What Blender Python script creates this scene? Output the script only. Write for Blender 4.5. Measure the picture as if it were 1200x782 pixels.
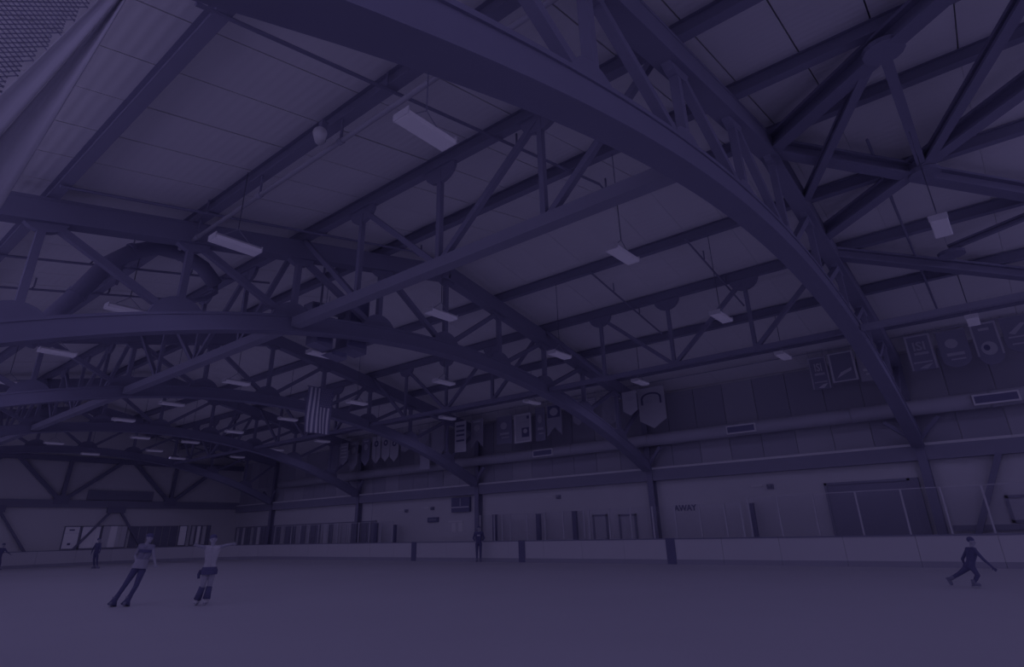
import bpy, bmesh, math, random
from mathutils import Vector, Matrix

for o in list(bpy.data.objects):
    bpy.data.objects.remove(o, do_unlink=True)
random.seed(4)
scene = bpy.context.scene
COL = scene.collection

# ------------------------------------------------------------------ camera
EYE = 1.55
cam_d = bpy.data.cameras.new('camera'); cam = bpy.data.objects.new('camera', cam_d); COL.objects.link(cam)
R_ = Vector((0.637385, -0.770165, -0.024205)); U_ = Vector((-0.276476, -0.257905, 0.925768)); F_ = Vector((0.719237, 0.583378, 0.377318))
cam.matrix_world = Matrix(((R_.x, U_.x, -F_.x, 0), (R_.y, U_.y, -F_.y, 0), (R_.z, U_.z, -F_.z, EYE), (0, 0, 0, 1)))
cam_d.sensor_fit = 'HORIZONTAL'; cam_d.sensor_width = 36.0
cam_d.lens = 697.90 / 1200 * 36.0
cam_d.shift_y = -(391 - 338.72) / 1200
cam_d.clip_start = 0.05; cam_d.clip_end = 300
scene.camera = cam

# ------------------------------------------------------------------ world, exposure
TINT = (0.565, 0.48, 1.0)
wd = bpy.data.worlds.new('world'); scene.world = wd; wd.use_nodes = True
bg = wd.node_tree.nodes['Background']; bg.inputs[0].default_value = (*TINT, 1); bg.inputs[1].default_value = 1.7
scene.view_settings.view_transform = 'Standard'; scene.view_settings.look = 'None'
scene.view_settings.gamma = 1.0; scene.view_settings.use_curve_mapping = False
scene.view_settings.exposure = -2.27
LAMP_W = 40.0          # watts of each ceiling fixture

# ------------------------------------------------------------------ materials
def tone(t):
    a, b = (0.335, 0.335, 0.46), (0.93, 0.93, 0.95)
    return tuple(a[i] + (b[i] - a[i]) * t for i in range(3))

MATS = {}
def mat(name, t, rough=0.7, var=0.04, scale=2.0, bump=0.0, bscale=40.0, spec=0.2, col=None):
    m = bpy.data.materials.new(name); m.use_nodes = True; nt = m.node_tree; N = nt.nodes; L = nt.links
    p = N['Principled BSDF']; p.inputs['Roughness'].default_value = rough
    p.inputs['Specular IOR Level'].default_value = spec
    c = col or tone(t)
    tc = N.new('ShaderNodeTexCoord'); ns = N.new('ShaderNodeTexNoise'); ns.inputs['Scale'].default_value = scale
    ns.inputs['Detail'].default_value = 4
    L.new(tc.outputs['Object'], ns.inputs['Vector'])
    mr = N.new('ShaderNodeMapRange'); mr.inputs[3].default_value = 1 - var; mr.inputs[4].default_value = 1 + var
    L.new(ns.outputs[0], mr.inputs[0])
    mx = N.new('ShaderNodeVectorMath'); mx.operation = 'SCALE'; mx.inputs[0].default_value = c
    L.new(mr.outputs[0], mx.inputs['Scale']); L.new(mx.outputs[0], p.inputs['Base Color'])
    if bump:
        n2 = N.new('ShaderNodeTexNoise'); n2.inputs['Scale'].default_value = bscale
        L.new(tc.outputs['Object'], n2.inputs['Vector'])
        b = N.new('ShaderNodeBump'); b.inputs['Strength'].default_value = bump; b.inputs['Distance'].default_value = 0.02
        L.new(n2.outputs[0], b.inputs['Height']); L.new(b.outputs[0], p.inputs['Normal'])
    MATS[name] = m
    return m

mat('dark_steel', 0.0, 0.75, 0.05, 1.5)
mat('brace_steel', 0.12, 0.8, 0.05, 1.5)
mat('grey_steel', 0.22, 0.7)
mat('pipe_grey', 0.35, 0.6)
mat('roof_deck', 0.1, 0.9)
mat('roof_panel', 1.0, 0.9, 0.05, 0.35)
mat('ice', 0.66, 0.55, 0.035, 0.3, spec=0.15)
mat('concrete', 0.35, 0.9, 0.08, 1.0)
mat('board_white', 0.80, 0.5, 0.02, 0.6)
mat('kick_strip', 0.30, 0.6)
mat('black_rubber', -0.15, 0.8)
mat('wall_paint', 0.78, 0.9, 0.04, 0.5)
mat('upper_panel', 0.27, 0.9, 0.04, 0.5)
mat('upper_panel_pale', 0.40, 0.9, 0.04, 0.5)
mat('end_wall_paint', 1.0, 0.9, 0.04, 0.4)
mat('ledge_dark', 0.1, 0.8)
mat('flashing', 0.9, 0.5)
mat('door_paint', 0.62, 0.7)
mat('dark_opening', 0.08, 0.9)
mat('frame_dark', 0.06, 0.7)
mat('aluminium', 0.62, 0.4)
mat('duct_metal', 0.36, 0.55, 0.05, 1.0)
mat('lamp_housing', 0.9, 0.5)
mat('banner_dark', 0.08, 0.9); mat('banner_mid', 0.34, 0.9); mat('banner_pale', 0.62, 0.9)
mat('print_dark', -0.2, 0.9); mat('print_pale', 0.8, 0.9); mat('print_mid', 0.55, 0.9)
mat('flag_white', 0.85, 0.9); mat('flag_dark', -0.1, 0.9)
mat('cloth_black', -0.25, 0.9, 0.1, 20); mat('cloth_charcoal', 0.10, 0.9, 0.1, 20)
mat('cloth_grey', 0.36, 0.9, 0.08, 20); mat('cloth_pale', 0.66, 0.9, 0.06, 20)
mat('skin', 0.40, 0.6, 0.03, 10); mat('hair', -0.25, 0.6, 0.1, 60); mat('boot_white', 0.75, 0.5); mat('boot_black', 0.0, 0.5)
mat('blade_steel', 0.6, 0.3, spec=0.5); mat('net_cord', 0.05, 0.9); mat('net_hem', 0.42, 0.9, 0.05, 3)
mat('window_pale', 0.95, 0.5); mat('window_mid', 0.62, 0.4); mat('window_dark', 0.05, 0.4); mat('paper', 1.0, 0.9)

# windows of the lit lobby behind the end wall
for k, e in (('window_pale', 0.14), ('window_mid', 0.06)):
    pp = MATS[k].node_tree.nodes['Principled BSDF']; pp.inputs['Emission Color'].default_value = (*TINT, 1); pp.inputs['Emission Strength'].default_value = e
# ribbed insulation: fine parallel ribs along the length of the hall
def ribbed(m):
    nt = m.node_tree; N = nt.nodes; L = nt.links; p = N['Principled BSDF']
    g = N.new('ShaderNodeNewGeometry'); w = N.new('ShaderNodeTexWave'); w.bands_direction = 'X'
    w.inputs['Scale'].default_value = 1.6; w.inputs['Distortion'].default_value = 0.3; w.inputs['Detail'].default_value = 1
    L.new(g.outputs['Position'], w.inputs['Vector'])
    b = N.new('ShaderNodeBump'); b.inputs['Strength'].default_value = 0.15; b.inputs['Distance'].default_value = 0.03
    L.new(w.outputs[1], b.inputs['Height']); L.new(b.outputs[0], p.inputs['Normal'])
ribbed(MATS['roof_panel'])

m = bpy.data.materials.new('lamp_lens'); m.use_nodes = True; MATS['lamp_lens'] = m
p = m.node_tree.nodes['Principled BSDF']; p.inputs['Base Color'].default_value = (*tone(1.0), 1)
p.inputs['Emission Color'].default_value = (*TINT, 1); p.inputs['Emission Strength'].default_value = 0.17
m = bpy.data.materials.new('clear_glass'); m.use_nodes = True; MATS['clear_glass'] = m
nt = m.node_tree; nt.nodes.remove(nt.nodes['Principled BSDF'])
tr = nt.nodes.new('ShaderNodeBsdfTransparent'); tr.inputs[0].default_value = (0.97, 0.97, 0.98, 1)
gl = nt.nodes.new('ShaderNodeBsdfGlossy'); gl.inputs['Roughness'].default_value = 0.15
mx = nt.nodes.new('ShaderNodeMixShader'); mx.inputs[0].default_value = 0.05
nt.links.new(tr.outputs[0], mx.inputs[1]); nt.links.new(gl.outputs[0], mx.inputs[2])
nt.links.new(mx.outputs[0], nt.nodes['Material Output'].inputs[0])

# ------------------------------------------------------------------ helpers
class MB:
    def __init__(s): s.v = []; s.f = []; s.m = []
    def add(s, vs, fs, mi=0):
        n = len(s.v); s.v += [tuple(v) for v in vs]; s.f += [tuple(i + n for i in f) for f in fs]; s.m += [mi] * len(fs)
    def box(s, a, b, mi=0):
        (x0, y0, z0), (x1, y1, z1) = a, b
        s.add([(x0, y0, z0), (x1, y0, z0), (x1, y1, z0), (x0, y1, z0), (x0, y0, z1), (x1, y0, z1), (x1, y1, z1), (x0, y1, z1)],
              [(0, 3, 2, 1), (4, 5, 6, 7), (0, 1, 5, 4), (1, 2, 6, 5), (2, 3, 7, 6), (3, 0, 4, 7)], mi)
        return s
    def beam(s, p, q, w, h, up=(0, 0, 1), mi=0):
        p, q = Vector(p), Vector(q); d = (q - p).normalized(); u = Vector(up)
        sd = d.cross(u)
        if sd.length < 1e-4: sd = d.cross(Vector((0, 1, 0)))
        sd.normalize(); u = sd.cross(d)
        vs = [e + sd * (a * w / 2) + u * (b * h / 2) for e in (p, q) for a, b in ((-1, -1), (1, -1), (1, 1), (-1, 1))]
        s.add(vs, [(0, 1, 2, 3), (7, 6, 5, 4), (0, 4, 5, 1), (1, 5, 6, 2), (2, 6, 7, 3), (3, 7, 4, 0)], mi)
        return s
    def ibeam(s, p, q, w, h, t=0.05, up=(0, 0, 1)):
        p, q = Vector(p), Vector(q); d = (q - p).normalized(); sd = d.cross(Vector(up)).normalized(); u = sd.cross(d)
        s.beam(p, q, t, h - 2 * t, up)
        o = u * (h / 2 - t / 2)
        s.beam(p + o, q + o, w, t, up); s.beam(p - o, q - o, w, t, up)
        return s
    def tube(s, pts, r, n=8, closed_ends=True):
        pts = [Vector(p) for p in pts]; rs = r if isinstance(r, (list, tuple)) else [r] * len(pts)
        d0 = (pts[1] - pts[0]).normalized()
        ref = Vector((0, 0, 1)) if abs(d0.z) < 0.9 else Vector((1, 0, 0))
        a = d0.cross(ref).normalized(); vs = []
        for i, p in enumerate(pts):
            d = (pts[min(i + 1, len(pts) - 1)] - pts[max(i - 1, 0)]).normalized()
            a = (a - d * a.dot(d)).normalized(); b = d.cross(a)
            vs += [p + (a * math.cos(k * 2 * math.pi / n) + b * math.sin(k * 2 * math.pi / n)) * rs[i] for k in range(n)]
        fs = [(i * n + k, i * n + (k + 1) % n, (i + 1) * n + (k + 1) % n, (i + 1) * n + k) for i in range(len(pts) - 1) for k in range(n)]
        if closed_ends: fs += [tuple(range(n))[::-1], tuple(range((len(pts) - 1) * n, len(pts) * n))]
        s.add(vs, fs); return s
    def prism(s, poly, off, mi=0):
        n = len(poly); o = Vector(off); a = [Vector(p) for p in poly]
        s.add(a + [p + o for p in a], [tuple(range(n))[::-1], tuple(range(n, 2 * n))] + [(i, (i + 1) % n, (i + 1) % n + n, i + n) for i in range(n)], mi)
        return s
    def sphere(s, c, r, n=10, k=7):
        c = Vector(c); r = r if isinstance(r, (list, tuple)) else (r, r, r); vs = [c + Vector((0, 0, r[2]))]
        for i in range(1, k):
            t = math.pi * i / k
            vs += [c + Vector((r[0] * math.sin(t) * math.cos(2 * math.pi * j / n), r[1] * math.sin(t) * math.sin(2 * math.pi * j / n), r[2] * math.cos(t))) for j in range(n)]
        vs.append(c - Vector((0, 0, r[2]))); L = len(vs) - 1
        fs = [(0, 1 + j, 1 + (j + 1) % n) for j in range(n)]
        for i in range(k - 2):
            for j in range(n):
                a = 1 + i * n + j; b = 1 + i * n + (j + 1) % n; fs.append((a, a + n, b + n, b))
        o = 1 + (k - 2) * n
        fs += [(o + j, L, o + (j + 1) % n) for j in range(n)]
        s.add(vs, fs); return s
    def mesh(s, name, mats, origin=(0, 0, 0), smooth=False):
        me = bpy.data.meshes.new(name); o = Vector(origin)
        me.from_pydata([tuple(Vector(v) - o) for v in s.v], [], s.f)
        for mm in ([mats] if isinstance(mats, str) else mats): me.materials.append(MATS[mm])
        if any(s.m): me.polygons.foreach_set('material_index', s.m)
        if smooth: me.polygons.foreach_set('use_smooth', [True] * len(me.polygons))
        me.validate(); me.update(); return me
    def build(s, name, mats, parent=None, origin=None, smooth=False):
        o = origin if origin is not None else (world_loc(parent) if parent else (0, 0, 0))
        return obj(name, s.mesh(name, mats, o, smooth), parent, (0, 0, 0) if parent else o)

WL = {}
def world_loc(o): return WL.get(o.name, Vector((0, 0, 0)))
def obj(name, me, parent=None, loc=(0, 0, 0)):
    o = bpy.data.objects.new(name, me); COL.objects.link(o); o.location = loc
    if parent: o.parent = parent; WL[o.name] = world_loc(parent) + Vector(loc)
    else: WL[o.name] = Vector(loc)
    return o
def tag(o, label=None, cat=None, group=None, kind=None):
    if label: o['label'] = label
    if cat: o['category'] = cat
    if group: o['group'] = group
    if kind: o['kind'] = kind
    return o
def thing(name, loc, label, cat, group=None, rz=0.0):
    o = bpy.data.objects.new(name, None); COL.objects.link(o); o.location = loc; o.rotation_euler = (0, 0, rz); o.empty_display_size = 0.2
    WL[o.name] = Vector(loc) if rz == 0 else Vector((0, 0, 0))
    return tag(o, label, cat, group)
def copy_tree(o, loc):
    r = o.copy(); COL.objects.link(r); r.location = loc
    for ch in o.children:
        c = ch.copy(); COL.objects.link(c); c.parent = r
        for g in ch.children:
            d = g.copy(); COL.objects.link(d); d.parent = c
    return r
ORD = ['first', 'second', 'third', 'fourth', 'fifth', 'sixth', 'seventh', 'eighth', 'ninth', 'tenth', 'eleventh', 'twelfth']
def text_mesh(s, size, mats, name='lettering', depth=0.01):
    cu = bpy.data.curves.new(name, 'FONT'); cu.body = s; cu.size = size; cu.align_x = 'CENTER'; cu.align_y = 'CENTER'; cu.extrude = depth; cu.resolution_u = 2; cu.offset = size * .02
    t = bpy.data.objects.new(name, cu); COL.objects.link(t)
    me = bpy.data.meshes.new_from_object(t.evaluated_get(bpy.context.evaluated_depsgraph_get()))
    bpy.data.objects.remove(t); me.materials.clear(); me.materials.append(MATS[mats]); return me
FACE_X = Matrix(((0, 0, -1), (-1, 0, 0), (0, 1, 0)))       # text on a wall that faces -X: reads towards -Y, up is Z

# ------------------------------------------------------------------ dimensions
XC = 14.3; WALL = 29.25; NEAR = -0.6; YE = 57.3; BX = 27.5; BE = 55.8; YB = -9.0
ARCH = [2.95, 14.75, 26.7, 38.75, 50.8]
def zroof(x): return 11.15 - 0.2 * abs(x - XC)
def zup(x): return 10.53 - 0.2 * abs(x - XC)
def zlow(x): return 7.6 - 0.0152 * (x - XC) ** 2
NODE = [XC + k * 2.98 for k in range(-5, 6)]

# ------------------------------------------------------------------ the setting
o = MB().box((-2.5, -12, -0.2), (BX + 0.05, YE, 0)).build('floor', 'ice'); tag(o, 'pale smooth rink ice sheet', None, None, 'structure')
o = MB().box((BX + 0.05, -12, -0.2), (WALL + 0.3, YE, -0.005)).build('floor', 'concrete'); tag(o, 'concrete walkway behind the boards', None, None, 'structure')

# right wall: lower painted wall, upper panelled wall
wall = MB().box((WALL, YB, -0.2), (WALL + 0.25, YE + 0.25, 8.4)).build('wall_right', 'wall_paint'); tag(wall, kind='structure')
pm = {k: MB().box((-0.06, 0.012, 0), (0, 1.488, 1.28)).mesh('wall_panel', k) for k in ('upper_panel', 'upper_panel_pale')}
pm2 = {k: MB().box((-0.06, 0.012, 0), (0, 1.488, 2.35)).mesh('wall_panel', k) for k in ('upper_panel', 'upper_panel_pale')}
for i in range(47):
    y = YB + i * 1.5
    if y + 1.5 > YE: continue
    a = 'upper_panel_pale' if i % 4 == 1 or i % 7 == 3 else 'upper_panel'
    b = 'upper_panel_pale' if i % 5 == 2 else 'upper_panel'
    obj('wall_panel', pm[a], wall, (WALL, y, 4.42)); obj('wall_panel', pm2[b], wall, (WALL, y, 5.72))
wall_end = MB().box((NEAR, YE, -0.2), (WALL, YE + 0.25, 11.2)).build('wall_end', 'end_wall_paint'); tag(wall_end, kind='structure')
wall_left = MB().box((-1.5, -12, -0.2), (-1.25, YE, 4.9)).build('wall_left', 'wall_paint'); tag(wall_left, 'unseen near-side wall, cut low to let light in above it', None, None, 'structure')  # out of view; added to hold light off the near ice, open above for roof
wall_back = MB().box((-1.5, -12.25, -0.2), (WALL + .25, -12.0, 6.6)).build('wall_back', 'wall_paint'); tag(wall_back, 'unseen wall behind the viewer, height set to limit light', None, None, 'structure')  # out of view; height chosen to dim the roof right of the nearest arch
# ledge beam running round the hall
lg = MB().box((WALL - 0.32, YB, 3.76), (WALL, YE - 0.3, 4.30)).build('trim_1', 'ledge_dark'); tag(lg, 'dark ledge beam along the right wall', None, None, 'structure')
MB().box((WALL - 0.35, YB, 4.30), (WALL, YE - 0.3, 4.40)).build('flashing', 'flashing', lg)
lg = MB().box((NEAR, YE - 0.3, 4.08), (WALL, YE, 4.62)).build('trim_2', 'ledge_dark'); tag(lg, 'dark ledge beam across the end wall', None, None, 'structure')

# roof: two slopes of insulation panels, each panel a piece
for side in (0, 1):
    xs = [n for n in NODE if (n <= XC + .01 if side == 0 else n >= XC - .01)]
    xa, xb = (NEAR, XC) if side == 0 else (XC, WALL + 0.3)
    pts = [(xa, YB, zroof(xa) + 0.1), (xb, YB, zroof(xb) + 0.1), (xb, YB, zroof(xb) + 0.22), (xa, YB, zroof(xa) + 0.22)]
    deck = MB().prism(pts, (0, YE + 0.2 - YB, 0)).build('ceiling', 'roof_deck')
    tag(deck, 'near roof slope rising to the ridge' if side == 0 else 'far roof slope falling to the banner wall', None, None, 'structure')
    ang = math.atan(0.2) * (1 if side == 0 else -1)
    ln = 2.98 / math.cos(ang); gp = .641 if side == 0 else .651
    pm_ = MB().box((-ln / 2 + 0.015, -gp, 0), (ln / 2 - 0.015, gp, 0.08)).mesh('ceiling_panel', 'roof_panel')
    for k in range(len(xs) - 1):
        xm = (xs[k] + xs[k + 1]) / 2
        for j in range(53):
            y = YB + 0.52 + 1.31 * j
            if y + 0.66 > YE: continue
            q = obj('ceiling_panel', pm_, deck, (xm, y, zroof(xm) + random.uniform(-.006, .006))); q.rotation_euler = (0, -ang, 0)

# ------------------------------------------------------------------ dasher boards, glass
R8 = 8.5
path = [(BX, -6.0 + 2.42 * k) for k in range(23)]
path = [p for p in path if p[1] < BE - R8 - 0.4] + [(BX, BE - R8)]
path += [(BX - R8 + R8 * math.cos(t), BE - R8 + R8 * math.sin(t)) for t in [math.pi / 2 * i / 7 for i in range(1, 8)]]
path += [(x, BE) for x in (16.6, 14.2, 11.8, 9.4, 7.0, 4.6)]
bd = thing('dasher_boards', (BX, 24, 0), 'low white rink boards running along the ice edge', 'rink boards')
GATE = (13.35, 22.08, 30.77)
for (x0, y0), (x1, y1) in zip(path, path[1:]):
    d = Vector((x1 - x0, y1 - y0, 0)).normalized(); nrm = Vector((d.y, -d.x, 0))      # outwards
    a = Vector((x0, y0, 0)) + d * 0.006 + nrm * 0.05; b = Vector((x1, y1, 0)) - d * 0.006 + nrm * 0.05
    MB().beam(a + Vector((0, 0, .62)), b + Vector((0, 0, .62)), 0.1, 0.84).build('board_panel', 'board_white', bd)
    MB().beam(a + Vector((0, 0, .1)) - nrm * .01, b + Vector((0, 0, .1)) - nrm * .01, 0.12, 0.2).build('kick_strip', 'kick_strip', bd)
    MB().beam(a + Vector((0, 0, 1.06)), b + Vector((0, 0, 1.06)), 0.15, 0.05).build('cap_rail', 'frame_dark', bd)
for y in GATE:
    MB().box((BX - 0.035, y - 0.22, 0), (BX + 0.12, y + 0.22, 1.09)).build('gate_post', 'black_rubber', bd)

def glass_run(label, ys, x, z0, z1, rail=True):
    t = thing('protective_glass', (x, (ys[0] + ys[-1]) / 2, z0), label, 'glass')
    for y in ys:
        MB().box((x - 0.03, y - 0.03, z0), (x + 0.03, y + 0.03, z1)).build('stanchion', 'aluminium', t)
    for a, b in zip(ys, ys[1:]):
        MB().box((x - 0.006, a + 0.035, z0 + 0.01), (x + 0.006, b - 0.035, z1 - 0.01)).build('pane', 'clear_glass', t)
    if rail:
        MB().box((x - 0.02, ys[0], z1), (x + 0.02, ys[-1], z1 + 0.03)).build('top_rail', 'aluminium', t)
GX = BX + 0.06
glass_run('tall clear glass screen above boards in front of the dark doorway', [-2.6, -1.3, 0.05, 1.3, 2.52, 3.79, 5.33, 6.9, 8.32, 9.55], GX, 1.09, 2.66)
glass_run('shorter clear glass screen above boards in front of the wall lettering', [9.9, 10.62, 11.78, 12.98, 14.12, 15.3, 16.5, 17.7], GX, 1.09, 2.5, False)
glass_run('clear glass screen above boards behind the standing skater', [18.0, 19.3, 20.5, 21.7, 22.9, 23.5, 24.1, 25.2], GX, 1.09, 2.48, False)
glass_run('distant clear glass screen above boards near the corner', [33.0 + 1.2 * k for k in range(13)], GX, 1.09, 2.35, True)

# ------------------------------------------------------------------ arch trusses
def build_arch(label):
    t = thing('arch_truss', (XC, 0, 0), label, 'truss', 'arch trusses carrying the roof')
    def add(mb, nm, mt='dark_steel'): return mb.build(nm, mt, t, origin=(XC, 0, 0))
    for sgn in (-1, 1):
        e = XC + sgn * 14.45
        mb = MB(); a = (XC, 0, zup(XC)); b = (e, 0, zup(e))
        mb.beam(a, b, 0.40, 0.5); dz = Vector((0, 0, .24))
        mb.beam(Vector(a) + dz, Vector(b) + dz, 0.42, 0.07); mb.beam(Vector(a) - dz, Vector(b) - dz, 0.42, 0.07)
        add(mb, 'upper_chord')
    N = 44; prof = []
    for sgn, (w, h, oz) in enumerate(((0.40, 0.40, 0), (0.46, 0.07, 0.2), (0.46, 0.07, -0.2))): prof.append((w, h, oz))
    mb = MB()
    for w, h, oz in prof:
        vs = []; fs = []
        for i in range(N + 1):
            x = XC - 14.45 + 28.9 * i / N; sl = -2 * 0.0152 * (x - XC); n = Vector((-sl, 0, 1)).normalized()
            c = Vector((x, 0, zlow(x))) + n * oz
            for a, b in ((-1, -1), (1, -1), (1, 1), (-1, 1)): vs.append(c + Vector((0, a * w / 2, 0)) + n * (b * h / 2))
        for i in range(N):
            for k in range(4):
                fs.append((i * 4 + k, i * 4 + (k + 1) % 4, i * 4 + 4 + (k + 1) % 4, i * 4 + 4 + k))
        fs += [(3, 2, 1, 0), (N * 4, N * 4 + 1, N * 4 + 2, N * 4 + 3)]
        mb.add(vs, fs)
    add(mb, 'lower_chord')
    for i, x in enumerate(NODE):
        x = max(XC - 14.4, min(XC + 14.4, x))
        if 0 < i < 10:
            add(MB().beam((x, 0, zlow(x)), (x, 0, zup(x)), 0.16, 0.15, (1, 0, 0)), 'web_vertical')
            for (z, r, nm) in ((zlow(x), 0.62, 'gusset_plate'), (zup(x), 0.46, 'gusset_plate')):
                low = z == zlow(x); poly = []
                for k in range(15):
                    a = math.pi * k / 14; zz = math.sin(a) * r * (1 if low else -1)
                    poly.append((x + math.cos(a) * r * 1.05, -0.09, z + zz + (0.02 if low else -0.02)))
                add(MB().prism(poly, (0, 0.18, 0)), 'gusset_plate')
    for i in range(5):          # diagonals fall towards the ridge on both sides
        x0, x1 = max(NODE[i], XC - 14.4), NODE[i + 1]
        add(MB().beam((x0, 0, zup(x0) - .15), (x1, 0, zlow(x1) + .1), 0.16, 0.16), 'web_diagonal')
        x0, x1 = min(NODE[10 - i], XC + 14.4), NODE[9 - i]
        add(MB().beam((x0, 0, zup(x0) - .15), (x1, 0, zlow(x1) + .1), 0.16, 0.16), 'web_diagonal')
    xf = XC + 14.4
    add(MB().beam((xf - .15, -0.95, 5.3), (xf, 0, 4.42), .14, .14).beam((xf - .15, 0.95, 5.3), (xf, 0, 4.42), .14, .14), 'foot_bracket')
    return t
AL = ['nearest dark steel arch truss sweeping across the upper right', 'second dark steel arch truss, whose crown crosses the left side above the flag',
      'third dark steel arch truss, just behind the hanging flag', 'fourth dark steel arch truss, beyond the flag', 'farthest dark steel arch truss before the end wall']
arch = build_arch(AL[0]); arch.location = (XC, ARCH[0], 0)
for y, l in zip(ARCH[1:], AL[1:]):
    c = copy_tree(arch, (XC, y, 0)); c['label'] = l

# columns on the right wall under every arch
for i, y in enumerate(ARCH):
    t = thing('wall_column', (WALL - 0.2, y, 0), ['dark steel column on right wall, right of the dark doorway', 'dark steel column on right wall beside the lettering', 'dark steel column on right wall behind the standing skater',
              'dark steel column on right wall below the far banners', 'farthest dark steel column on right wall'][i], 'column', 'columns under the arches')
    mb = MB(); mb.box((WALL - 0.36, y - 0.02, 0), (WALL - 0.04, y + 0.02, 7.7)); mb.build('web_plate', 'dark_steel', t)
    MB().box((WALL - 0.39, y - 0.16, 0), (WALL - 0.35, y + 0.16, 7.7)).build('flange', 'dark_steel', t)
    MB().box((WALL - 0.05, y - 0.16, 0), (WALL - 0.005, y + 0.16, 7.7)).build('flange', 'dark_steel', t)
    MB().box((WALL - 0.42, y - 0.2, 0), (WALL - 0.01, y + 0.2, 0.04)).build('base_plate', 'dark_steel', t)
o = MB().beam((WALL - .25, 0.55, 3.8), (WALL - .25, 1.95, 0.9), 0.2, 0.2).build('wall_brace', 'dark_steel', origin=(WALL - .25, 1.95, .9))
tag(o, 'sloping dark brace on right wall behind the rightmost glass', 'brace')

# purlins along the hall
PN = ['first roof purlin, beside the hanging net', 'second roof purlin, with the grey pipe beneath', 'third roof purlin, top of the left bracing trusses', 'fourth roof purlin, just left of the ridge',
      'ridge purlin along the roof apex', 'first roof purlin right of the ridge', 'second roof purlin right of the ridge, top of the right bracing trusses', 'third roof purlin right of the ridge', 'lowest roof purlin, above the banners']
for x, l in zip(NODE[1:-1], PN):
    z = zroof(x) - 0.17
    t = thing('roof_purlin', (x, YB, z), 'long dark steel ' + l, 'purlin', 'roof purlins')
    MB().box((x - 0.03, YB, z - .14), (x + 0.03, YE, z + .14)).build('web_plate', 'dark_steel', t)
    MB().box((x - 0.11, YB, z - .17), (x + 0.11, YE, z - .14)).build('flange', 'dark_steel', t)
    MB().box((x - 0.11, YB, z + .14), (x + 0.11, YE, z + .165)).build('flange', 'dark_steel', t)

# bracing trusses between arches under the third purlin of each slope
def brace_truss(x, ya, yb, label):
    zb = zlow(x); zt = zroof(x) - 0.36; n = 4; ya0, yb0 = ya, yb; big = x < XC
    t = thing('bracing_truss', (x, ya, zb), label, 'truss', 'bracing trusses between arches')
    MB().beam((x, ya + .24, zb), (x, yb - .24, zb), 0.3 if big else .18, 0.26 if big else .16).build('bottom_chord', 'brace_steel' if big else 'dark_steel', t)
    for k in range(1, n):
        y = ya + (yb - ya) * k / n
        MB().beam((x, y, zb), (x, y, zt), 0.12, 0.12).build('web_vertical', 'dark_steel', t)
        poly = [(x - .05, y + math.cos(a) * .5, zt + .02 - math.sin(a) * .42) for a in [math.pi * q / 10 for q in range(11)]]
        MB().prism(poly, (.1, 0, 0)).build('gusset_plate', 'dark_steel', t)
    for k in range(n):
        a = ya + (yb - ya) * k / n; b = ya + (yb - ya) * (k + 1) / n
        p, q = ((a, zb), (b, zt)) if k >= 2 else ((a, zt), (b, zb))
        p = (p[0] + (.24 if k == 0 else 0), p[1]); q = (q[0] - (.24 if k == 3 else 0), q[1])
        MB().beam((x, p[0], p[1]), (x, q[0], q[1]), 0.13, 0.13).build('web_diagonal', 'dark_steel', t)
BN_ = ['between the nearest and second arches', 'between the second and third arches', 'between the third and fourth arches', 'between the fourth and farthest arches']
for i in range(4):
    for x, sd in ((NODE[3], 'left'), (NODE[7], 'right')):
        brace_truss(x, ARCH[i], ARCH[i + 1], 'dark steel bracing truss on %s roof slope %s' % (sd, BN_[i]))
x = NODE[7]
o = MB().beam((x, YB, zlow(x)), (x, ARCH[0] - .24, zlow(x)), .2, .18).build('bracing_strut', 'brace_steel', origin=(x, ARCH[0], zlow(x))); tag(o, 'long dark strut right of the nearest arch, above the banners', 'strut')

# roof braces right of the nearest arch
def brace(p, q, w, h, label, gussets=()):
    t = thing('roof_brace', p, label, 'brace', 'braces right of the nearest arch')
    MB().ibeam(p, q, w, h, 0.07).build('brace_bar', 'dark_steel', t)
    for g in gussets:
        poly = [(g[0] + .36 * math.cos(a), g[1] + .36 * math.sin(a), g[2] - .25) for a in [2 * math.pi * k / 14 for k in range(14)]]
        MB().prism(poly, (0, 0, .1)).build('gusset_plate', 'dark_steel', t)
A0 = ARCH[0]
N1 = (11.32, 0.0, 10.0); N2 = (17.0, 0.0, 10.05); N3 = (21.25, 0.0, 9.25)
brace((14.2, A0 - .1, 10.55), (8.6, -2.9, 9.45), 0.36, 0.42, 'thick dark roof brace rising from arch apex to top edge', (N1,))
brace((14.3, A0 - .1, 10.55), (20.6, -3.1, 9.35), 0.34, 0.4, 'thick dark roof brace running right from the arch apex', (N2,))
brace((18.7, A0 - .1, 9.75), (14.6, -3.3, 10.5), 0.34, 0.4, 'thick dark roof brace crossing behind the upper right light')
brace((19.9, A0 - .1, 9.5), (24.4, -2.3, 8.6), 0.3, 0.36, 'dark roof brace running right just under the upper right light', (N3,))
brace(N1, N2, 0.2, 0.22, 'thin dark strut joining two brace plates across the ridge')
brace((11.4, 0.1, 10.0), (16.7, A0 - .2, 10.1), 0.2, 0.22, 'thin dark strut from brace plate down to the nearest arch')
brace(N2, (11.6, -2.3, 10.1), 0.22, 0.24, 'thin dark strut rising right from the central brace plate')
brace(N3, (20.5, -2.2, 9.4), 0.16, 0.18, 'thin dark strut rising right from the lowest brace plate')

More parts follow.
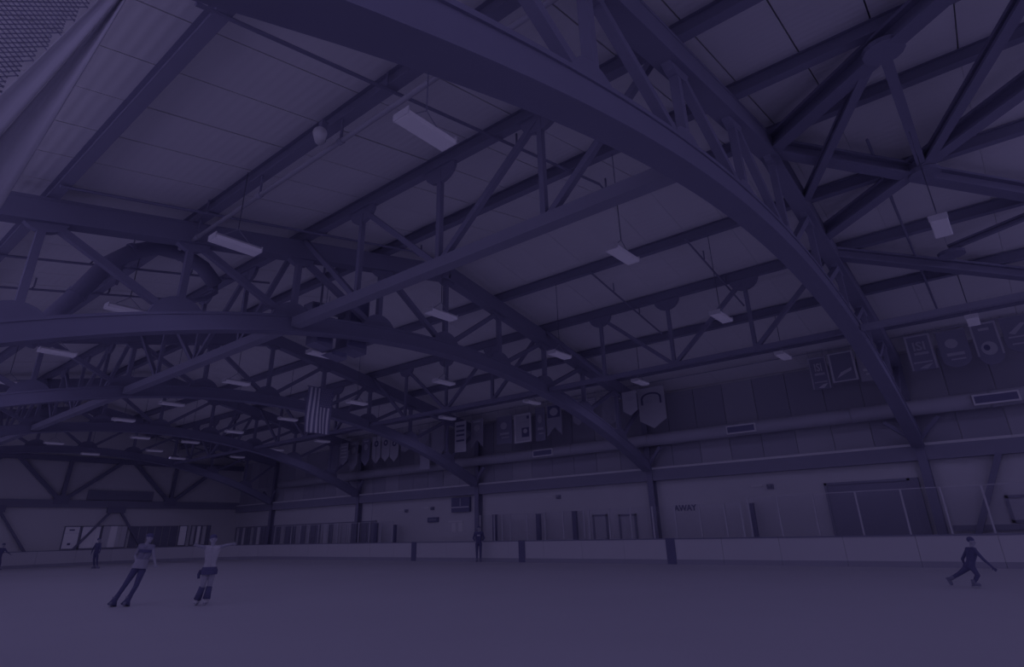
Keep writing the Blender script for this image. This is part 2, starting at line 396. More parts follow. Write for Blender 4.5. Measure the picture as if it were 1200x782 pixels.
# ------------------------------------------------------------------ end wall bracing
t = thing('end_wall_bracing', (19.1, YE - .2, 1.0), 'dark steel zigzag bracing on the end wall', 'bracing')
y = YE - 0.2
for xn in (15.2, 23.1, 7.3):
    for dx in (-3.3, 0.1, 3.7):
        MB().beam((xn, y, 4.5), (xn + dx, y, 7.6), .26, .26).build('web_bar', 'dark_steel', t)
    MB().box((xn - .5, y - .15, 4.3), (xn + .5, y + .05, 4.95)).build('gusset_plate', 'dark_steel', t)
for xn in (19.1, 11.3):
    MB().beam((xn - .2, y, 4.0), (xn - 2.45, y, 1.0), .16, .16).build('leg', 'dark_steel', t)
    MB().beam((xn + .2, y, 4.0), (xn + 2.45, y, 1.0), .16, .16).build('leg', 'dark_steel', t)
    MB().box((xn - .65, y - .15, 3.7), (xn + .65, y + .05, 4.2)).build('gusset_plate', 'dark_steel', t)
MB().box((NEAR, y - .15, 7.45), (WALL, y + .1, 7.85)).build('top_rail', 'dark_steel', t)

# ------------------------------------------------------------------ end wall windows and sign
def window(n, x0, x1, z0, z1, panes, axis='x', yy=None, fr='frame_dark'):
    f = 0.06
    yy = YE - 0.012 if yy is None else yy
    def bx(a0, a1, b0, b1, d0, d1):
        return ((a0, yy - d1, b0), (a1, yy - d0, b1)) if axis == 'x' else ((yy - d1, a0, b0), (yy - d0, a1, b1))
    mb = MB()
    for a, b in ((bx(x0, x1, z0, z0 + f, 0, .08)), (bx(x0, x1, z1 - f, z1, 0, .08)), (bx(x0, x0 + f, z0, z1, 0, .08)), (bx(x1 - f, x1, z0, z1, 0, .08))): mb.box(a, b)
    w = mb.build('window_%d' % n, fr); tag(w, kind='structure')
    for (a0, a1, b0, b1, mt) in panes:
        a, b = bx(a0, a1, b0, b1, 0.0, .035); MB().box(a, b).build('pane', mt, w)
    return w
w1 = window(1, 15.9, 17.0, 1.1, 2.75, [(15.98, 16.92, 1.16, 2.2, 'window_pale'), (15.98, 16.92, 2.28, 2.69, 'window_pale')])
MB().box((16.25, YE - .06, 2.42), (16.6, YE - .04, 2.52)).build('sticker', 'print_dark', w1); MB().box((16.3, YE - .06, 1.4), (16.5, YE - .04, 1.55)).build('sticker', 'print_dark', w1)
window(2, 17.05, 18.4, 1.1, 2.75, [(17.12, 17.98, 1.16, 2.69, 'window_pale'), (18.04, 18.34, 1.16, 2.69, 'window_pale')])
window(3, 18.45, 20.3, 1.1, 2.78, [(18.5, 19.0, 1.16, 2.72, 'window_mid'), (19.06, 19.5, 1.16, 2.72, 'window_pale'), (19.56, 19.8, 1.16, 2.72, 'window_mid'), (19.86, 20.24, 1.16, 2.72, 'window_mid')])
window(4, 20.5, 24.2, 1.1, 2.7, [(20.6 + .6 * k, 21.14 + .6 * k, 1.16, 2.64, 'window_dark') for k in range(6)])
window(5, 24.3, 25.0, 1.1, 2.72, [(24.36, 24.94, 1.16, 2.2, 'window_pale'), (24.36, 24.94, 2.26, 2.66, 'window_pale')])
window(6, 25.3, 27.0, 1.1, 2.72, [(25.36, 25.62, 1.16, 2.66, 'window_mid'), (25.68, 25.82, 1.16, 2.66, 'window_dark'), (25.88, 26.1, 1.16, 2.66, 'window_pale'), (26.16, 26.3, 1.16, 2.66, 'window_dark'), (26.36, 26.6, 1.16, 2.66, 'window_mid'), (26.66, 26.94, 1.16, 2.66, 'window_dark')])
panes = []; random.seed(9); yv = 36.9
while yv < 56.2:
    wv = random.uniform(0.25, 0.7); panes.append((yv, yv + wv, 0.95, 2.45, random.choice(['window_dark', 'window_dark', 'window_dark', 'door_paint', 'window_mid']))); yv += wv + 0.07
window(7, 36.8, 56.9, 0.9, 2.52, panes, 'y', WALL - 0.012)
sg = thing('end_wall_sign', (19.3, YE - .1, 4.63), 'wide dark sign above the ledge on the end wall', 'sign')
MB().box((16.9, YE - .12, 4.66), (21.7, YE - .02, 5.4)).build('sign_board', 'ledge_dark', sg)
for a, b, c, d in ((17.1, 18.2, 4.9, 5.28), (18.9, 20.0, 5.0, 5.15), (20.9, 21.5, 4.86, 5.25)):
    MB().box((a, YE - .135, c), (b, YE - .12, d)).build('sign_block', 'frame_dark', sg)

# ------------------------------------------------------------------ right wall: doors, opening, boxes, lettering
def door(n, y0, y1, z1, mt='door_paint', fr='frame_dark', handle=True):
    X = WALL - 0.012; d = MB().box((X - .1, y0, 0), (X, y0 + .09, z1)).box((X - .1, y1 - .09, 0), (X, y1, z1)).box((X - .1, y0, z1 - .09), (X, y1, z1)).build('door_%d' % n, fr)
    tag(d, kind='structure'); MB().box((X - .05, y0 + .09, 0.01), (X, y1 - .09, z1 - .09)).build('door_leaf', mt, d)
    if handle: MB().box((X - .12, y0 + .16, 1.0), (X - .05, y0 + .2, 1.12)).build('door_handle', 'aluminium', d)
door(1, 17.6, 18.5, 2.28); door(2, 15.9, 16.9, 2.24)
door(3, 3.6, 6.75, 3.14, 'dark_opening', 'ledge_dark', False)
MB().box((WALL - .1, 3.3, 0), (WALL - .012, 3.6, 3.14)).build('door_jamb', 'frame_dark', bpy.data.objects['door_3'], origin=(0, 0, 0))
for i, (y, z) in enumerate(((25.1, 2.49), (21.83, 2.42), (19.37, 2.47), (9.85, 2.45), (34.2, 2.15), (36.2, 2.3))):
    nm = ['right of the standing skater', 'second right of the standing skater', 'left of the pair of doors', 'left of the big dark doorway', 'among the far wall panels', 'beside the far glazing'][i]
    t = thing('bench_post', (WALL - .5, y, 0), 'narrow dark upright post %s' % nm, 'post', 'dark posts behind the boards')
    MB().box((WALL - .58, y - .13, 0), (WALL - .42, y + .13, z)).build('post_body', 'black_rubber', t)
    MB().box((WALL - .6, y - .15, z), (WALL - .4, y + .15, z + .03)).build('post_cap', 'frame_dark', t)
sb = thing('scoreboard', (WALL - .1, 28.3, 2.77), 'small dark scoreboard on the wall left of the standing skater', 'scoreboard')
MB().box((WALL - .18, 27.5, 2.78), (WALL - .01, 29.1, 3.66)).build('housing', 'black_rubber', sb)
MB().box((WALL - .2, 27.55, 3.04), (WALL - .18, 29.05, 3.1)).build('score_strip', 'print_pale', sb)
MB().box((WALL - .19, 28.28, 3.14), (WALL - .18, 28.34, 3.6)).build('divider', 'print_mid', sb)
for k, y in enumerate((28.4, 29.0)):
    o = MB().box((WALL - .03, y - .2, 1.62), (WALL - .005, y + .2, 2.15)).build('wall_poster', 'paper', origin=(WALL, y, 1.6))
    tag(o, ['right one of two small pale posters under the scoreboard', 'left one of two small pale posters under the scoreboard'][k], 'poster', 'posters under the scoreboard')
o = MB().box((WALL - .03, 28.2, 2.2), (WALL - .005, 29.5, 2.28)).build('poster_header', 'paper', origin=(WALL, 28.8, 2.2)); tag(o, 'thin pale header strip above the two small posters', 'poster')
ex = thing('wall_sign', (WALL, 30.9, 2.2), 'small dark sign box left of the two posters', 'sign'); MB().box((WALL - .1, 30.4, 2.24), (WALL - .005, 31.4, 2.54)).build('sign_box', 'black_rubber', ex); MB().box((WALL - .11, 30.55, 2.33), (WALL - .1, 31.25, 2.45)).build('sign_face', 'frame_dark', ex)
aw = obj('away_lettering', text_mesh('AWAY', 0.40, 'print_dark'), None, (WALL - .02, 13.2, 2.4)); aw.rotation_euler = FACE_X.to_euler(); aw.scale = (0.95, 0.95, 1)
tag(aw, 'dark painted letters AWAY on the right wall', 'lettering')
for i, (y, z) in enumerate(((33.6, 3.05), (31.0, 3.1), (20.7, 3.3), (9.0, 3.15))):
    t = thing('wall_light', (WALL, y, z), ['small wall light below the far banners', 'small wall light above the small dark sign', 'small wall light above the dark posts', 'small wall light above the glass left of doorway'][i], 'wall light', 'small lights under the ledge')
    MB().box((WALL - .1, y - .14, z - .1), (WALL - .005, y + .14, z + .1)).build('lamp_box', 'frame_dark', t)
    MB().sphere((WALL - .14, y, z), .08, 8, 6).build('lamp_head', 'ledge_dark', t, smooth=True)
    MB().box((WALL - .05, y + .35, z + .02), (WALL - .005, y + .85, z + .1)).build('bracket_strip', 'flashing', t)
wf = thing('wall_frame', (WALL, 0.1, 1.5), 'dark rectangular frame on wall at the right edge', 'frame')
for a, b in (((WALL - .08, -1.4, 2.24), (WALL - .005, .8, 2.34)), ((WALL - .08, -1.4, 1.4), (WALL - .005, .8, 1.5)), ((WALL - .08, .7, 1.4), (WALL - .005, .8, 2.34)), ((WALL - .08, -1.4, 1.4), (WALL - .005, -1.3, 2.34))):
    MB().box(a, b).build('frame_bar', 'frame_dark', wf)
MB().box((WALL - .03, -1.3, 1.5), (WALL - .005, .7, 2.24)).build('frame_panel', 'door_paint', wf)
o = MB().box((WALL - .12, -3, 1.16), (WALL - .01, 2.6, 1.36)).build('wall_rail', 'ledge_dark', origin=(WALL, 0, 1.16)); tag(o, 'dark low rail on the wall at the right edge', 'rail')

# duct along the right wall
DX, DZ = WALL - 0.76, 5.70
du = thing('wall_duct', (DX, 20, DZ), 'long pale round air duct along the right wall', 'duct')
MB().tube([(DX, YB, DZ), (DX, 49, DZ)], 0.30, 20).build('duct_tube', 'duct_metal', du, smooth=True)
for k in range(12):
    y = -4.5 + 4.7 * k; MB().tube([(DX, y, DZ), (DX, y + .08, DZ)], 0.315, 20).build('duct_band', 'duct_metal', du, smooth=True)
for y0, y1 in ((8.85, 10.2), (-0.6, 0.8), (20.2, 21.6), (-6.2, -4.9)):
    a = math.radians(35); n = Vector((-math.cos(a), 0, -math.sin(a) * .2)); c = Vector((DX - .31, 0, DZ - .02))
    g = MB().box((c.x - .05, y0, c.z - .2), (c.x + .06, y1, c.z + .18)).build('vent_grille', 'flashing', du)
    MB().box((c.x - .06, y0 + .06, c.z - .14), (c.x - .045, y1 - .06, c.z + .12)).build('vent_slot', 'black_rubber', g)

# ------------------------------------------------------------------ pipes
pipe = thing('grey_pipe', (NODE[2] - .3, YB, 8.5), 'pale grey pipe hung under the second roof purlin', 'pipe')
px = NODE[2] - .06; pz = zroof(px) - .84
MB().tube([(px, YB, pz), (px, 15.3, pz)], .05, 10).build('pipe_run', 'pipe_grey', pipe, smooth=True)
for k in range(7):
    y = -3.4 + 2.95 * k; MB().box((px - .02, y - .02, pz), (px + .02, y + .02, pz + .5)).build('pipe_hanger', 'dark_steel', pipe)
    MB().tube([(px, y - .06, pz), (px, y + .06, pz)], .065, 10).build('pipe_collar', 'grey_steel', pipe)
def slope_pipe(y, x0, x1, off, label, hook=True):
    t = thing('sprinkler_pipe', (x0, y, zroof(x0) - off), label, 'pipe', 'thin roof pipes')
    n = 8; pts = [(x0 + (x1 - x0) * k / n, y, zroof(x0 + (x1 - x0) * k / n) - off) for k in range(n + 1)]
    MB().tube(pts, .035, 6).build('pipe_run', 'dark_steel', t)
    x = x1; z = zroof(x1) - off
    if hook: MB().tube([(x, y, z), (x + .25, y, z - .08), (x + .35, y, z + .02), (x + .35, y, z + .36)], .03, 6).build('pipe_hook', 'dark_steel', t)
    for fx in (.3, .65):
        xx = x0 + (x1 - x0) * fx; zz = zroof(xx) - off
        MB().tube([(xx, y, zz), (xx + .05, y, zz + .1), (xx + .05, y, zz + .38)], .025, 6).build('pipe_drop', 'dark_steel', t)
slope_pipe(7.0, 2.0, 12.6, .42, 'thin dark pipe crossing the top left roof behind the large light')
slope_pipe(13.75, 2.3, 11.8, .4, 'thin dark pipe crossing the left roof just before the second arch')
slope_pipe(18.6, 2.0, 9.5, .4, 'thin dark pipe crossing the left roof behind the second arch', False)
slope_pipe(21.5, 2.0, 7.5, .4, 'thin dark pipe low on the left roof near the curved duct', False)
slope_pipe(6.5, 16.9, 21.8, .45, 'thin dark pipe with hook on the far roof slope left of the nearest arch', False)
slope_pipe(0.9, 15.5, 25.5, .4, 'thin dark pipe on the far roof slope right of the nearest arch', False)
slope_pipe(10.2, 17.0, 22.5, .45, 'thin dark pipe on the far roof slope above the middle banners', False)

# curved duct near the second arch
cd = thing('curved_duct', (3.2, 16.0, 6.2), 'dark curved duct looping behind the second arch', 'duct')
cp = [(2.9, 16.0, 5.6), (3.21, 16, 6.28), (3.57, 16, 6.94), (4.0, 16, 7.85), (4.47, 16, 8.36), (5.01, 16, 8.68), (5.65, 16.05, 8.74), (6.25, 16.1, 8.55), (6.71, 16.2, 8.2)]
MB().tube(cp, .2, 14).build('duct_tube', 'dark_steel', cd, smooth=True)
MB().tube([(6.71, 16.2, 8.2), (6.78, 16.25, 8.0), (6.49, 16.2, 7.72), (6.0, 16.1, 7.45), (5.4, 16.0, 7.25)], .07, 10).build('duct_tail', 'dark_steel', cd, smooth=True)
for a, b in ((2, .21), (4, .21), (6, .21)):
    q0, q1 = Vector(cp[a]), Vector(cp[a + 1]); d = (q1 - q0).normalized(); MB().tube([q0 - d * .05, q0 + d * .05], .225, 14).build('duct_band', 'dark_steel', cd)
MB().tube([(4.4, 16, 8.4), (4.3, 16, 7.4)], .03, 6).build('duct_hanger', 'dark_steel', cd)
for hx, hz in ((4.47, 8.5), (5.65, 8.88)):
    MB().tube([(hx, 16.03, hz), (hx, 16.03, zroof(hx) + .01)], .015, 6).build('duct_hanger', 'dark_steel', cd)

# loudspeaker cluster hung on the second arch
lc = thing('loudspeaker_cluster', (10.2, 15.2, 6.7), 'dark hanging loudspeaker cluster on the second arch above the flag', 'loudspeaker')
def spk(x0, x1, y0, y1, z0, z1, nm='speaker_box'):
    b = MB().prism([(x0, y0, z0 + .12), (x1, y0, z0), (x1, y0, z1), (x0, y0, z1 - .05)], (0, y1 - y0, 0)).build(nm, 'dark_steel', lc)
    MB().box((x0 + .06, y0 - .02, z0 + .18), (x1 - .06, y0, z1 - .1)).build('speaker_grille', 'black_rubber', b)
spk(9.35, 9.95, 15.1, 15.6, 6.75, 7.75); spk(10.45, 11.2, 15.1, 15.7, 6.85, 8.75); spk(9.5, 10.0, 15.7, 16.2, 7.6, 8.4); spk(9.9, 10.5, 15.1, 15.6, 6.55, 6.72, 'lower_tray')
MB().beam((9.3, 15.4, 8.0), (11.2, 15.4, 8.0), .1, .1).beam((9.6, 15.4, 8.0), (9.6, 15.4, 9.9), .05, .05).beam((10.9, 15.4, 8.7), (10.9, 15.4, 10.2), .05, .05).build('hanging_frame', 'dark_steel', lc)
ls = thing('small_loudspeaker', (4.95, 8.55, 8.4), 'small pale round loudspeaker on the second roof purlin', 'loudspeaker')
MB().tube([(4.85, 8.4, 8.45), (5.05, 8.72, 8.55)], [.13, .1], 14).build('speaker_horn', 'lamp_housing', ls, smooth=True)
MB().box((5.0, 8.62, 8.5), (5.12, 8.74, 8.95)).build('mount_bar', 'dark_steel', ls)

# ------------------------------------------------------------------ ceiling lights
def build_light():
    t = thing('ceiling_light', (0, 0, 0), 'x', 'ceiling light', 'ceiling lights')
    poly = [(-.5, -.1, .13), (-.5, -.165, .06), (-.5, .165, .06), (-.5, .1, .13)]
    MB().prism(poly, (1.0, 0, 0)).build('housing', 'lamp_housing', t, origin=(0, 0, 0))
    MB().prism([(-.5, -.165, .06), (-.5, -.15, -.02), (-.5, .15, -.02), (-.5, .165, .06)], (1.0, 0, 0)).build('lens', 'lamp_lens', t, origin=(0, 0, 0))
    MB().box((-.52, -.175, -.01), (-.5, .175, .12)).build('end_cap', 'lamp_housing', t, origin=(0, 0, 0))
    MB().box((.5, -.175, -.01), (.52, .175, .12)).build('end_cap', 'lamp_housing', t, origin=(0, 0, 0))
    MB().tube([(-.35, 0, .13), (0, 0, .42)], .01, 5).build('hanger', 'grey_steel', t, origin=(0, 0, 0))
    MB().tube([(.35, 0, .13), (0, 0, .42)], .01, 5).build('hanger', 'grey_steel', t, origin=(0, 0, 0))
    return t
rows = [(5.2, 'left'), (11.35, 'second'), (17.3, 'third'), (23.35, 'banner-side')]
cols = [0.02, 5.88, 11.88, 17.85, 23.78, 29.8, 35.6, 41.3, 46.9]
light0 = build_light(); first = True
sp = bpy.data.lights.new('fixture_light', 'SPOT'); sp.energy = LAMP_W; sp.color = TINT; sp.spot_size = math.radians(172); sp.spot_blend = 0.4; sp.shadow_soft_size = 0.0
spots = []
for ri, (x, rn) in enumerate(rows):
    for ci, y in enumerate(cols):
        if ci == 0 and ri in (0, 1, 2): continue
        if ci == 7 and ri in (0, 1): continue
        if ci == 8 and ri == 0: continue
        n = ci - (0 if ri == 3 else 1)
        spots.append((x, y, 7.4, 'white oblong ceiling light, %s along the %s row counting from the camera' % (ORD[n], rn)))
spots += [(14.8, 0.02, 7.4, 'bright oblong ceiling light hanging beside the nearest arch, upper right'), (14.3, 41.3, 7.4, 'small distant ceiling light between the second and third rows'),
          (13.75, 47.9, 7.0, 'farthest small ceiling light between second and third rows, by the end wall'), (18.93, 46.9, 6.99, 'farthest small ceiling light between third and banner-side rows')]
for x, y, z, l in spots:
    t = light0 if first else copy_tree(light0, (x, y, z)); t.location = (x, y, z); first = False
    t['label'] = l
    zc = zroof(x) - .05
    MB().tube([(0, 0, .42), (0, 0, zc - z)], .012, 5).build('drop_rod', 'dark_steel', t, origin=(0, 0, 0))
    lo = bpy.data.objects.new('fixture_light', sp); COL.objects.link(lo); lo.parent = t; lo.location = (0, 0, -.06)

# ------------------------------------------------------------------ flag
fl = thing('hanging_flag', (13.3, 20.7, 5.25), 'striped flag with a dark starred canton hanging from the roof', 'flag')
W, Ht = 1.12, 1.74; NX, NZ = 13, 24
def fy(u, v): return 20.7 + 0.05 * math.sin(u * 9 + v * 2) * (1 - v * .6)
def fx(u, v): return 12.76 + W * u - 0.05 * (1 - v) * math.sin(v * 3)
canton = MB()
def quad(mb, u0, u1, v0, v1):
    q = [(fx(u, v), fy(u, v), 5.26 + Ht * v) for u, v in ((u0, v0), (u1, v0), (u1, v1), (u0, v1))]
    mb.add(q + [(a, b + .01, c) for a, b, c in q], [(0, 1, 2, 3), (7, 6, 5, 4), (0, 4, 5, 1), (1, 5, 6, 2), (2, 6, 7, 3), (3, 7, 4, 0)])
for i in range(NX):
    mb = MB()
    for j in range(NZ):
        quad(canton if (i >= 6 and j >= 14) else mb, i / NX, (i + 1) / NX, j / NZ, (j + 1) / NZ)
    mb.build('stripe', 'flag_white' if i % 2 else 'flag_dark', fl)
ct = canton.build('canton', 'flag_dark', fl)
st = MB()
for r in range(9):
    for k in range(6 if r % 2 == 0 else 5):
        u = .5 + (k + (.5 if r % 2 == 0 else 1)) * .47 / 6; v = .6 + (r + .5) * .39 / 9; c = Vector((fx(u, v), fy(u, v) - .006, 5.26 + Ht * v))
        poly = [c + Vector((math.sin(a) * rr, 0, math.cos(a) * rr)) for q in range(5) for a, rr in ((q * 1.2566, .024), (q * 1.2566 + .628, .01))]
        st.prism(poly, (0, -.004, 0))
tag(st.build('stars', 'print_mid', ct), kind='stuff')
MB().tube([(12.7, 20.7, 7.02), (13.95, 20.7, 7.02)], .02, 8).tube([(13.3, 20.7, 7.02), (13.3, 20.7, 10.95)], .012, 5).build('flag_rod', 'dark_steel', fl)

# ------------------------------------------------------------------ banners
cable = MB().tube([(BX + .08, -5, 8.4), (BX + .08, 41, 8.4)], .02, 6).build('banner_cable', 'grey_steel', origin=(BX + .08, 15, 8.4)); tag(cable, 'thin cable the banners hang from along the right wall', 'cable')
BAN = [(2.35,1.48,8.33,6.93,'rect','banner_dark','isi','rightmost banner bordered and lettered ISI, right of the nearest arch'),
 (1.30,.38,8.26,6.84,'round','banner_dark','crest','dim shield banner with rounded bottom, between the lettered banner and the bordered shield'),
 (.22,-.59,8.36,6.75,'round','banner_dark','crestb','bordered shield banner under the small square light'),
 (-.69,-1.53,8.37,7.04,'round','banner_dark','swoosh','shield banner at the right edge of the photo'),
 (5.99,5.27,8.16,6.78,'rect','banner_dark','isi2','narrow lettered ISI banner left of the nearest arch'),
 (5.19,4.21,8.20,6.95,'rect','banner_dark','frame','dark square banner with pale border and a diagonal swoosh'),
 (4.13,3.45,8.1,6.84,'rect','banner_mid','crest','mottled banner half hidden behind the nearest arch'),
 (14.23,12.78,8.15,6.11,'point','banner_pale','arcb','largest pale pointed banner with a dark arch of print'),
 (14.47,13.68,7.83,6.66,'point','banner_pale','small','pale pointed banner just left of the largest one'),
 (16.44,15.57,8.10,6.66,'rect','banner_mid','plain','plain grey banner behind the foot of the second arch'),
 (17.25,16.72,8.16,7.52,'point','banner_mid','bars','tiny striped pennant left of the plain grey banner'),
 (18.26,17.59,8.2,6.74,'point','banner_mid','bars','narrow pointed banner crossed by the second arch'),
 (20.02,19.02,8.15,6.41,'swallow','banner_mid','disc','swallowtail banner with a dark round emblem'),
 (20.82,20.15,8.1,6.24,'rect','banner_dark','crest','dark narrow banner right of the framed white one'),
 (22.42,21.15,7.93,6.28,'rect','banner_pale','photo','pale rectangular banner with pale frame and dark print'),
 (23.75,22.58,7.96,6.36,'rect','banner_dark','crest','dark mottled banner left of the framed pale one'),
 (25.89,24.88,8.05,6.34,'swallow','banner_mid','small','swallowtail banner right of the third arch'),
 (26.41,25.46,7.90,6.07,'rect','banner_pale','bars','pale banner with stacked bars of print near the third arch'),
 (29.45,28.24,8.05,6.14,'point','banner_mid','plain','plain grey pointed banner left of the third arch'),
 (30.7,29.69,8.04,7.09,'point','banner_mid','small','short pointed banner above a lower hanging one'),
 (30.63,29.71,6.65,5.46,'rect','banner_mid','plain','low plain banner hanging below a short pointed one'),
 (32.49,31.61,7.63,6.72,'point','banner_mid','plain','small pointed banner partly hidden by the arch'),
 (33.6,32.73,7.87,6.19,'point','banner_pale','oval','rightmost of three pale pointed banners with dark ovals'),
 (34.54,33.67,8.03,6.27,'point','banner_pale','oval','middle of three pale pointed banners with dark ovals'),
 (35.6,34.68,8.09,6.24,'point','banner_pale','oval','leftmost of three pale pointed banners with dark ovals'),
 (36.78,35.88,8.04,6.16,'point','banner_dark','small','dim pointed banner just left of the three oval banners'),
 (38.32,37.27,8.01,5.98,'point','banner_mid','small','third banner from the far end, long and pointed'),
 (38.45,37.51,7.84,6.31,'point','banner_mid','bars','second banner from the far end, with pale bars'),
 (40.46,39.57,7.99,6.27,'rect','banner_dark','plain','farthest dim banner at the left end of the row')]
for (y1, y0, zt, zb, shp, mt, pr, lab) in BAN:
    yc = (y0 + y1) / 2; w = y1 - y0; h = zt - zb; X = {14.47: 26.3, 26.41: 26.6, 38.45: 26.8, 30.63: 27.62}.get(y1, BX)
    t = thing('hanging_banner', (X, yc, zb), lab, 'banner', 'banners along the right wall')
    def Pn(u, v, dx=0): return (X + dx, yc - u * w, zt - v * h)              # u -.5...5 left to right, v 0..1 downwards
    if shp == 'rect': out = [(-.5, 0), (.5, 0), (.5, 1), (-.5, 1)]
    elif shp == 'point': out = [(-.5, 0), (.5, 0), (.5, .8), (0, 1), (-.5, .8)]
    elif shp == 'swallow': out = [(-.5, 0), (.5, 0), (.5, 1), (0, .72), (-.5, 1)]
    else: out = [(-.5, 0), (.5, 0), (.5, .72)] + [(.5 * math.cos(a), .72 + .28 * math.sin(a)) for a in [math.pi * k / 8 for k in range(1, 8)]] + [(-.5, .72)]
    MB().prism([Pn(*q) for q in out], (.025, 0, 0)).build('banner_cloth', mt, t)
    MB().tube([Pn(-.54, 0, .012), Pn(.54, 0, .012)], .02, 6).build('banner_rod', 'grey_steel', t)
    MB().tube([(X + .012, yc - w * .4, zt), (X + .012, yc - w * .4, max(zroof(X) - .03, zt + .05))], .008, 5).tube([(X + .012, yc + w * .4, zt), (X + .012, yc + w * .4, max(zroof(X) - .03, zt + .05))], .008, 5).build('banner_cord', 'grey_steel', t)
    lay = [0]
    def shape(pts, nm, m_):
        lay[0] += 1; d = .006 + .002 * lay[0]
        MB().prism([Pn(u, v, -d) for u, v in pts], (d - .001, 0, 0)).build(nm, m_, t)
    def ring(cu, cv, ru, rv, nm, m_, n=14): shape([(cu + ru * math.cos(2 * math.pi * k / n), cv + rv * math.sin(2 * math.pi * k / n)) for k in range(n)], nm, m_)
    def rect(a, b, c, d, nm, m_): shape([(a, c), (b, c), (b, d), (a, d)], nm, m_)
    def border(m_, bot=True):
        rect(-.49, -.41, .01, .78 if shp != 'rect' else .99, 'border_strip', m_); rect(.41, .49, .01, .78 if shp != 'rect' else .99, 'border_strip', m_); rect(-.41, .41, .01, .05, 'border_strip', m_)
        if bot and shp == 'rect': rect(-.41, .41, .95, .99, 'border_strip', m_)
    pal = 'print_mid' if mt == 'banner_dark' else ('print_dark' if mt == 'banner_pale' else 'print_pale')
    if pr in ('isi', 'isi2'):
        border('print_mid', False); tm = text_mesh('ISI', h * .34, 'print_mid' if pr == 'isi' else 'print_pale')
        l = obj('lettering', tm, t, (-.02, 0, h * .66)); l.rotation_euler = FACE_X.to_euler(); l.scale = (1.0 if pr == 'isi' else .72, 1, .6)
        rect(-.25, .3, .5, .57, 'print_bar', 'print_mid'); rect(-.35, .35, .76, .8, 'print_bar', 'print_mid'); shape([(-.2, .95), (.1, .86), (.36, .84), (.1, .97)], 'swoosh', 'print_pale' if pr == 'isi2' else 'print_mid')
    elif pr == 'frame': border('print_pale'); shape([(-.3, .86), (-.1, .68), (.32, .56), (.3, .66), (.1, .72)], 'swoosh', 'print_pale')
    elif pr == 'crest': ring(-.05, .35, .22, .13, 'emblem', pal); rect(-.3, .3, .6, .68, 'print_bar', pal); rect(-.2, .3, .76, .8, 'print_bar', pal)
    elif pr == 'crestb': border(pal); ring(0, .62, .3, .16, 'emblem', 'print_mid'); ring(-.08, .6, .12, .07, 'emblem_core', 'print_dark'); rect(-.2, .2, .14, .2, 'print_bar', pal)
    elif pr == 'swoosh': shape([(-.3, .45), (.2, .2), (.35, .22), (-.1, .5)], 'swoosh', pal); rect(-.35, .35, .55, .59, 'print_bar', pal); rect(-.3, .3, .74, .78, 'print_bar', pal)
    elif pr == 'arcb':
        for k in range(9):
            a0, a1 = math.pi * k / 9, math.pi * (k + 1) / 9
            shape([(-.38 * math.cos(a0), .26 - .13 * math.sin(a0)), (-.38 * math.cos(a1), .26 - .13 * math.sin(a1)), (-.31 * math.cos(a1), .26 - .09 * math.sin(a1)), (-.31 * math.cos(a0), .26 - .09 * math.sin(a0))], 'arch_print', 'print_dark')
        rect(-.38, -.32, .26, .42, 'print_bar', 'print_dark'); rect(.32, .38, .26, .42, 'print_bar', 'print_dark'); ring(-.08, .34, .13, .06, 'emblem', 'print_mid')
    elif pr == 'small': ring(0, .3, .24, .12, 'emblem', pal if mt != 'banner_pale' else 'print_mid'); rect(-.3, .3, .06, .1, 'print_bar', pal if mt != 'banner_pale' else 'print_mid')
    elif pr == 'bars':
        for v in (.12, .28, .42, .6): rect(-.36, .36, v, v + .06, 'print_bar', pal)
    elif pr == 'disc': rect(-.42, .42, .04, .42, 'print_field', 'print_dark'); ring(0, .24, .28, .13, 'emblem', 'print_mid')
    elif pr == 'photo': border('paper'); rect(-.05, .36, .5, .82, 'print_field', 'print_dark'); ring(.16, .62, .12, .08, 'emblem', 'print_pale'); rect(-.2, .3, .28, .33, 'print_bar', 'print_mid'); rect(.26, .38, .1, .2, 'print_bar', 'print_dark')
    elif pr == 'oval': ring(0, .27, .26, .12, 'emblem', 'print_dark'); ring(0, .27, .1, .05, 'emblem_core', 'print_pale'); rect(-.3, .3, .48, .51, 'print_bar', 'print_mid')
cord = MB().tube([(BX - .05, 35.1, 8.5), (BX - .05, 35.1, 1.1)], .012, 5).build('rope', 'net_cord', origin=(BX - .05, 35.1, 1.1)); tag(cord, 'thin pale rope hanging down past the three oval banners', 'rope')

